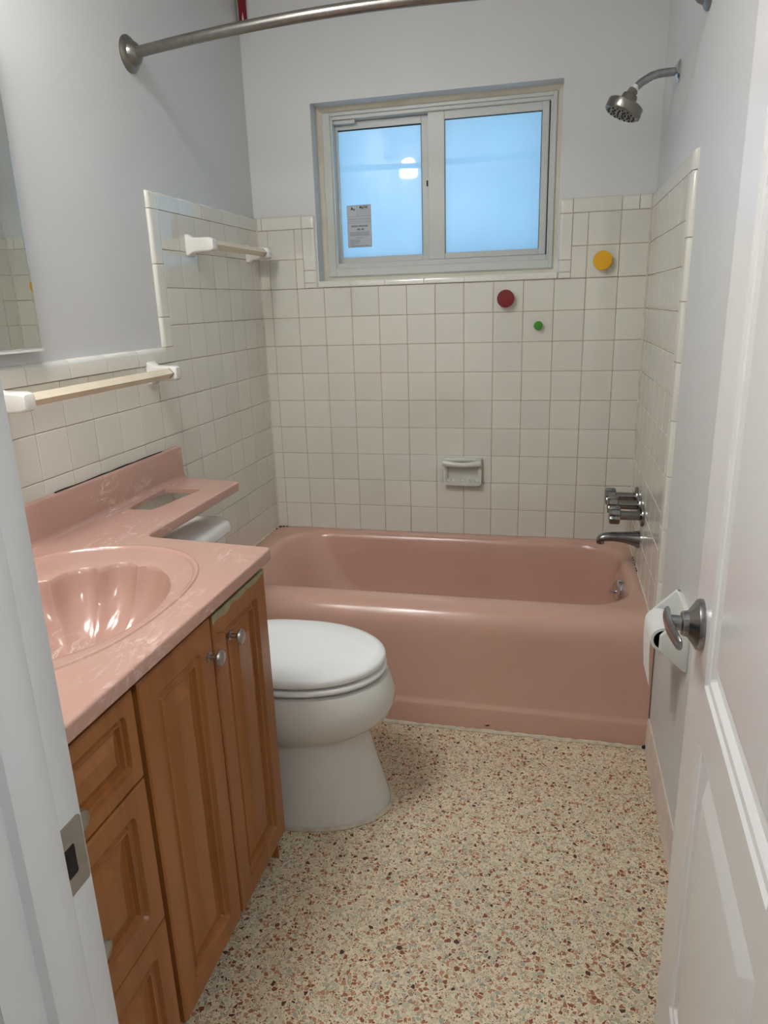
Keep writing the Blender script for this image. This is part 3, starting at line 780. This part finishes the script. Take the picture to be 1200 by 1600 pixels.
for y, z1 in ((YN + 0.003, 0.922), (-0.800, 0.922), (-0.786, 0.920)):
    pass
mb.loops([[(0.001, y, 0.8245), (0.026, y, 0.8245), (0.0215, y, 0.830), (0.020, y, 0.840), (0.0185, y, 0.914), (0.016, y, 0.919), (0.001, y, 0.921)] for y in (YN + 0.003, -0.787, -0.785)])
mb.build('backsplash', 'marble', ct, angle=50)
mb = MB(); pts = [(0.004, YN + 0.05 + (1.50) * k / 40, 0.9215 + random.uniform(-0.0012, 0.0012)) for k in range(41)]
mb.tube(pts[-17:-3], 0.0017, 6); mb.build('caulk_bead', 'mould', ct)

# ------------------------------------------------------------------ mirror
mir = empty('wall_mirror', (0.01, -1.64, 1.25), 'frameless wall mirror above the vanity backsplash', 'mirror')
ma = math.radians(-3.0)
FM = Frame((0.0225, -1.343, 0), (-math.sin(ma) * -1 * -1, math.cos(ma), 0), (0, 0, 1), (math.cos(ma), math.sin(ma), 0))
FM.u = Vector((-FM.n.y, FM.n.x, 0))
mb = MB(); mb.loops([[FM.p(u, v, h) for u, v in rrect(-0.62 + i, -i, 1.256 + i, 1.92 - i, 0.001, 1)] for i, h in ((0, -0.005), (0, -0.0006), (0.002, 0.0))]); mb.build('mirror_glass', 'mirror', mir, flat=True)
mb = MB(); mb.box((0, 0, 0), (0, 0, 0)) if False else None
mb.loops([[FM.p(u, v, h) for u, v in rrect(-0.62, 0.0008, 1.250, 1.925, 0.001, 1)] for h in (-0.0065, -0.0052)]); mb.build('mirror_backing', 'dullchrome', mir, flat=True)
mb = MB(); mb.loops([[FM.p(u, 1.2500, -0.006), FM.p(u, 1.2500, 0.002), FM.p(u, 1.2555, 0.002), FM.p(u, 1.2555, 0.001), FM.p(u, 1.2515, 0.001), FM.p(u, 1.2515, -0.006)] for u in (-0.62, 0.0)]); mb.build('bottom_channel', 'plasticgrey', mir, flat=True)

# ------------------------------------------------------------------ towel bars
def towel_bar(y0, y1, z, label, dark):
    root = empty('towel_bar', (0, (y0 + y1) / 2, z), label, 'towel bar', 'ceramic towel bars on the left wall')
    sgn = 1
    for y, inner in ((y0, 1), (y1, -1)):
        mb = MB()
        spec = [(0.0, 0.033, 0.024, 0.006), (0.007, 0.033, 0.024, 0.006), (0.012, 0.028, 0.020, 0.006), (0.022, 0.0225, 0.0175, 0.006), (0.046, 0.0215, 0.0185, 0.006), (0.060, 0.0215, 0.0195, 0.006), (0.080, 0.0205, 0.0195, 0.006), (0.090, 0.016, 0.016, 0.006), (0.092, 0.010, 0.010, 0.005)]
        mb.loops([[(x, y + a, z + b) for a, b in rrect(-hy, hy, -hz_, hz_, r, 3)] for x, hz_, hy, r in spec])
        mb.build('post', 'ceramic', root, angle=45)
    mb = MB(); r = 0.0145; zc = z + 0.001; xc = 0.070
    q = [(xc + r * math.cos(a), zc + r * math.sin(a)) for a in (0, PI / 2, PI, 3 * PI / 2)]
    mb.loops([[(x, yy, zz_) for x, zz_ in q] for yy in (y0 + 0.017, y1 - 0.0215)]); mb.build('bar', 'bar', root, flat=True)
    mb = MB(); r = 0.0152
    q = [(xc + r * math.cos(a), zc + r * math.sin(a)) for a in (0, PI / 2, PI, 3 * PI / 2)]
    mb.loops([[(x, yy, zz_) for x, zz_ in q] for yy in (y1 - 0.0215, y1 - 0.0190)]); mb.build('socket_gap', 'gap', root, flat=True)
    return root
towel_bar(-0.560, -0.098, 1.526, 'short ivory towel bar on white ceramic posts in the tub corner', 0)
towel_bar(-1.492, -0.872, 1.1545, 'long ivory towel bar on white ceramic posts above the vanity backsplash', 0)

# ------------------------------------------------------------------ soap dish
sd = empty('soap_dish', (0.808, 0, 0.62), 'white ceramic soap dish with grab bar on the tiled wall above tub', 'soap dish')
SX, SZ_ = 0.807, 0.677
mb = MB(); FS = Frame((0, 0, 0), (1, 0, 0), (0, 0, 1), (0, -1, 0))
x0, x1, z0, z1 = SX - 0.077, SX + 0.077, SZ_ - 0.054, SZ_ + 0.054
mb.loops([[FS.p(a, b, h) for a, b in rrect(x0 + i, x1 - i, z0 + i, z1 - i, r, 4)] for i, h, r in ((0, 0, 0.006), (0, 0.018, 0.006), (0.004, 0.022, 0.006), (0.010, 0.022, 0.008), (0.016, 0.018, 0.010), (0.019, 0.004, 0.012), (0.030, 0.0025, 0.012))]); mb.build('dish_body', 'soap_ceramic', sd, angle=50)
mb = MB(); pts = []
for k in range(17):
    t = k / 16 * 2 - 1; pts.append((SX + 0.073 * t, -0.024 - 0.010 * (1 - t * t), SZ_ + 0.036 - 0.006 * (1 - t * t)))
mb.tube(pts, [0.0145 - 0.0045 * (1 - (k / 8 - 1) ** 2) for k in range(17)], 14); mb.build('grab_bar', 'soap_ceramic', sd)
mb = MB(); mb.loops([[FS.p(a, z, h) for a, z in rrect(x0 + 0.006, x1 - 0.006, z0, z0 + 0.014, 0.005, 3)] for h in (0.002, 0.030, 0.033)]); mb.build('tray', 'soap_ceramic', sd, angle=50)
for k in range(6):
    x = SX - 0.046 + 0.0185 * k
    MB().tube([(x - 0.002, -0.008, z0 + 0.0145), (x, -0.016, z0 + 0.0165), (x + 0.002, -0.030, z0 + 0.0150)], [0.003, 0.0042, 0.003], 8).build('ridge', 'soap_ceramic', sd)
for s in (-1, 1):
    mb = MB(); mb.prism([(SX + s * 0.077, -0.004, z0 + 0.004), (SX + s * 0.077, -0.031, z0 + 0.004), (SX + s * 0.077, -0.026, z0 + 0.028), (SX + s * 0.077, -0.022, z0 + 0.06), (SX + s * 0.077, -0.004, z0 + 0.06)], (-s * 0.011, 0, 0)); mb.build('side_cheek', 'soap_ceramic', sd, bevel=0.003)

# ------------------------------------------------------------------ coloured wall pegs
def peg(x, z, r, mat, label, d):
    root = empty('wall_peg', (x, 0, z), label, 'wall peg', 'round coloured wall pegs')
    MB().lathe([(r * 1.0, d - 0.007), (r, d - 0.003), (r * 0.985, d - 0.0015), (r * 0.95, d), (r * 0.4, d + 0.0008), (0.001, d + 0.001)], (x, 0, z), (0, -1, 0), 40).build('disc', mat, root, angle=50)
    MB().lathe([(r * 0.42, 0.0), (r * 0.40, d * 0.4), (r * 0.62, d * 0.7), (r * 0.97, d - 0.007)], (x, 0, z), (0, -1, 0), 28).build('stem', mat, root)
peg(0.9665, 1.333, 0.0315, 'red', 'dark red round wall peg on the tile below the window', 0.030)
peg(1.0865, 1.234, 0.0165, 'green', 'small green round wall peg on the tile, lowest of the three', 0.022)
peg(1.3010, 1.451, 0.0325, 'yellow', 'yellow round wall peg on the tile right of the window', 0.032)

# ------------------------------------------------------------------ curtain rod
rod = empty('curtain_rod', (0.73, -0.80, 2.0), 'bowed brushed metal shower curtain rod across the top of the alcove', 'curtain rod')
RZ = 2.002
mb = MB(); pts = []
for k in range(41):
    t = k / 40; pts.append((XL + 0.012 + t * (XR - XL - 0.024), -0.772 - 0.110 * math.sin(PI * t) ** 0.9, RZ))
mb.tube(pts, 0.0140, 18); mb.build('rod', 'nickel', rod)
for x, s in ((XL, 1), (XR, -1)):
    MB().lathe([(0.0455, 0.0), (0.046, 0.004), (0.041, 0.010), (0.033, 0.014), (0.031, 0.018), (0.027, 0.026), (0.020, 0.032), (0.0165, 0.034)], (x, -0.772 if s > 0 else -0.735, RZ), (s, -0.0, 0), 32).build('flange', 'nickel', rod)
# red strip in the far corner
st = empty('corner_strip', (0.015, -0.01, 2.28), 'narrow dark red and white strip high in the corner behind the rod', 'strip')
mb = MB(); cs, sn = math.cos(PI / 4), math.sin(PI / 4)
FC = Frame((0.012, -0.006, 0), (cs, sn, 0), (0, 0, 1), (sn, -cs, 0))
MB().loops([[FC.p(a, b, h) for a, b in rrect(-0.014, 0.014, 2.285, 2.406, 0.002, 2)] for h in (0.0, 0.006)]).build('strip_body', 'darkred', st, flat=True)
MB().prism([FC.p(-0.006, 2.29, 0.0061), FC.p(0.003, 2.29, 0.0061), FC.p(0.001, 2.325, 0.0061), FC.p(-0.001, 2.346, 0.0061), FC.p(-0.004, 2.330, 0.0061)], FC.n * 0.0008).build('white_point', 'white', st, flat=True)

# ------------------------------------------------------------------ shower head
sh = empty('shower_head', (XR, -0.33, 1.94), 'brushed nickel shower head on a bent arm near the corner', 'shower head')
SY = -0.330
MB().lathe([(0.030, 0.0), (0.030, 0.003), (0.026, 0.008), (0.016, 0.013), (0.012, 0.014)], (XR, SY, 1.940), (-1, 0, 0), 28).build('flange', 'chrome', sh)
pth = [(XR, SY, 1.940), (1.43, SY, 1.9395), (1.408, SY, 1.938), (1.392, SY, 1.934), (1.378, SY, 1.927), (1.366, SY, 1.921), (1.349, SY, 1.907)]
MB().tube(pth, 0.0112, 14).build('arm', 'pipe', sh)
hd_ = Vector((-0.60, -0.10, -0.79)).normalized(); hp = Vector((1.3500, SY, 1.9085))
MB().lathe([(0.0118, -0.004), (0.0118, 0.006)], hp, hd_, 16).build('thread_tape', 'white', sh)
MB().lathe([(0.0125, 0.006), (0.0145, 0.008), (0.0145, 0.020), (0.011, 0.024)], hp, hd_, 8).build('swivel_nut', 'nickel', sh, flat=True)
d2 = Vector((-0.42, -0.06, -0.90)).normalized(); hp2 = hp + hd_ * 0.020
MB().lathe([(0.012, -0.002), (0.021, 0.003), (0.023, 0.008), (0.023, 0.022), (0.030, 0.025), (0.049, 0.027), (0.053, 0.030), (0.053, 0.052), (0.051, 0.056), (0.049, 0.058), (0.001, 0.057)], hp2, d2, 36).build('head', 'nickel', sh)
mb = MB(); t_ = d2.cross(Vector((0, 1, 0))).normalized(); t2 = d2.cross(t_)
for rr, nn in ((0.012, 5), (0.026, 10), (0.040, 16)):
    for k in range(nn):
        a = 2 * PI * k / nn; c_ = hp2 + (t_ * math.cos(a) + t2 * math.sin(a)) * rr
        mb.lathe([(0.0032, 0.056), (0.0026, 0.061)], c_, d2, 6)
tag(mb.build('nozzles', 'rubber', sh), kind='stuff')
MB().lathe([(0.006, 0.050), (0.006, 0.064), (0.003, 0.066)], hp2 + Vector((0.046, -0.012, -0.016)), d2, 10).build('spray_tab', 'nickel', sh)

# ------------------------------------------------------------------ bath taps and spout
for y, z, lb in ((-0.374, 0.624, 'chrome bath tap handle on right tile wall, nearest the room'), (-0.280, 0.634, 'chrome bath tap handle on right tile wall, middle of the three'), (-0.178, 0.636, 'chrome bath tap handle on right tile wall, nearest the window wall')):
    h = empty('tap_handle', (XT1, y, z), lb, 'tap handle', 'bath tap handles')
    MB().lathe([(0.036, 0.0), (0.036, 0.004), (0.034, 0.009), (0.020, 0.012), (0.017, 0.013)], (XT1, y, z), (-1, 0, 0), 28).build('escutcheon', 'dullchrome', h)
    MB().lathe([(0.0155, 0.010), (0.0155, 0.080)], (XT1, y, z), (-1, 0, 0), 20).build('stem_sleeve', 'dullchrome', h)
    mb = MB(); Ls = []
    for x, r, dp in ((0.074, 0.020, 0.0), (0.076, 0.0290, 0.12), (0.080, 0.0310, 0.16), (0.104, 0.0310, 0.16), (0.109, 0.028, 0.12), (0.111, 0.019, 0.0)):
        Ls.append([(XT1 - x, y + r * (1 - dp * (k % 2)) * math.cos(2 * PI * k / 24 + 0.2), z + r * (1 - dp * (1 if k % 4 >= 2 else 0) * 1.0) * math.sin(2 * PI * k / 24 + 0.2)) if False else
                   (XT1 - x, y + r * (1 - dp * (1 if k % 4 == 3 else 0)) * math.cos(2 * PI * k / 24 + 0.2), z + r * (1 - dp * (1 if k % 4 == 3 else 0)) * math.sin(2 * PI * k / 24 + 0.2)) for k in range(24)])
    mb.loops(Ls); mb.build('grip', 'dullchrome', h, angle=25)
spt = empty('bath_spout', (XT1, -0.305, 0.52), 'dark worn chrome tub spout below the tap handles', 'bath spout')
mb = MB(); Ls = []
for x, zc, rz, ry in ((0.0, 0.000, 0.030, 0.030), (0.006, 0.0, 0.0295, 0.029), (0.022, 0.0025, 0.0245, 0.024), (0.050, 0.006, 0.0195, 0.021), (0.085, 0.007, 0.0165, 0.019), (0.112, 0.005, 0.0155, 0.0175), (0.126, 0.0015, 0.0150, 0.0165), (0.136, -0.004, 0.0125, 0.015), (0.141, -0.010, 0.008, 0.012), (0.142, -0.013, 0.004, 0.008)):
    Ls.append([(XT1 - x, -0.305 + ry * math.cos(2 * PI * k / 20), 0.518 + zc + rz * math.sin(2 * PI * k / 20)) for k in range(20)])
mb.loops(Ls); mb.build('spout_body', 'dullchrome', spt, angle=50)
MB().lathe([(0.012, 0.0), (0.0125, 0.014)], (XT1 - 0.127, -0.305, 0.512), (0, 0, -1), 16).build('outlet', 'dullchrome', spt)

# ------------------------------------------------------------------ toilet paper holder
tp = empty('paper_holder', (XR, -1.12, 0.5), 'white plastic toilet paper holder on wall behind the door handle', 'paper holder')
mb = MB(); mb.box((XR - 0.012, -1.200, 0.505), (XR + 0.001, -1.046, 0.640)); mb.build('back_plate', 'plasticgrey', tp, bevel=0.004)
for y0, y1 in ((-1.203, -1.190), (-1.060, -1.047)):
    mb = MB(); mb.prism([(XR, y0, 0.497), (XR, y0, 0.640), (XR - 0.012, y0, 0.640), (1.409, y0, 0.590), (1.404, y0, 0.583), (1.404, y0, 0.552), (1.409, y0, 0.545), (XR - 0.012, y0, 0.503)], (0, y1 - y0, 0)); mb.build('arm', 'plasticgrey', tp, bevel=0.0025)
MB().tube([(1.417, -1.190, 0.567), (1.417, -1.060, 0.567)], 0.009, 14).build('spindle', 'gap', tp)
rl = empty('toilet_paper_roll', (1.424, -1.12, 0.53), 'nearly empty toilet paper roll hanging in the white holder', 'toilet paper')
mb = MB(); mb.lathe([(0.0235, 0.0), (0.030, 0.0), (0.030, 0.112), (0.0235, 0.112), (0.0235, 0.0)], (1.417, -1.183, 0.567), (0, 1, 0), 32, False, False); mb.build('roll', 'paper', rl, angle=50)
mb = MB(); mb.lathe([(0.0222, 0.001), (0.0234, 0.001), (0.0234, 0.111), (0.0222, 0.111), (0.0222, 0.001)], (1.417, -1.183, 0.567), (0, 1, 0), 24, False, False); mb.build('cardboard_core', 'hole', rl)  # core coloured near black for the shade inside the roll
mb = MB(); A_ = [(1.3866, 0.567), (1.3864, 0.54), (1.388, 0.50), (1.391, 0.46), (1.392, 0.445)]
mb.loops([[(x, y, z) for x, z in A_] + [(x + 0.0009, y, z) for x, z in reversed(A_)] for y in (-1.178, -1.071)]); mb.build('loose_sheet', 'paper', rl, angle=50)

# ------------------------------------------------------------------ lamps (the vanity sconce and bathroom ceiling lamp are real fittings just out of frame; the hall one is added fill)
la = empty('vanity_sconce', (0, -2.06, 2.2), 'wall sconce with an opal glass shade above the mirror', 'wall lamp')
MB().lathe([(0.055, 0.0), (0.055, 0.012), (0.045, 0.020), (0.012, 0.024)], (XL, -2.06, 2.26), (1, 0, 0), 24).build('wall_plate', 'nickel', la)
MB().tube([(0.0, -2.06, 2.26), (0.09, -2.06, 2.285), (0.14, -2.06, 2.28), (0.15, -2.06, 2.26)], 0.008, 10).build('arm', 'nickel', la)
MB().lathe([(0.020, 0.0), (0.038, 0.010), (0.052, 0.035), (0.058, 0.070), (0.060, 0.100), (0.050, 0.112), (0.001, 0.118)], (0.15, -2.06, 2.255), (0, 0, -1), 28).build('shade', 'opal', la)
lh = empty('hall_fill_light', (1.0, -3.1, CZ), 'added round fill light in the unseen hall', 'ceiling lamp')  # unseen fill light, added to brighten the jamb and door
MB().lathe([(0.17, 0.0), (0.17, 0.02)], (1.75, -2.95, CZ), (0, 0, -1), 32).build('lamp_base', 'plasticgrey', lh)
MB().lathe([(0.155, 0.02), (0.150, 0.05), (0.11, 0.075), (0.001, 0.085)], (1.75, -2.95, CZ), (0, 0, -1), 32).build('diffuser', 'hallfill', lh)
lc = empty('bathroom_ceiling_lamp', (0.28, -1.80, CZ), 'flat round ceiling lamp over the bathroom floor', 'ceiling lamp')
MB().lathe([(0.215, 0.0), (0.215, 0.022), (0.203, 0.024)], (0.28, -1.80, CZ), (0, 0, -1), 32).build('lamp_base', 'plasticgrey', lc)
MB().lathe([(0.202, 0.0235), (0.199, 0.026), (0.001, 0.0262)], (0.28, -1.80, CZ), (0, 0, -1), 32).build('diffuser', 'ceilopal', lc)

# put every thing's Empty at its own base without moving its parts
bpy.context.view_layer.update()
for o in list(COL.objects):
    if o.type == 'EMPTY' and 'base' in o.keys():
        b = Vector(o['base']); o.location = b
        for c in o.children: c.location = Vector(c.location) - b
        del o['base']
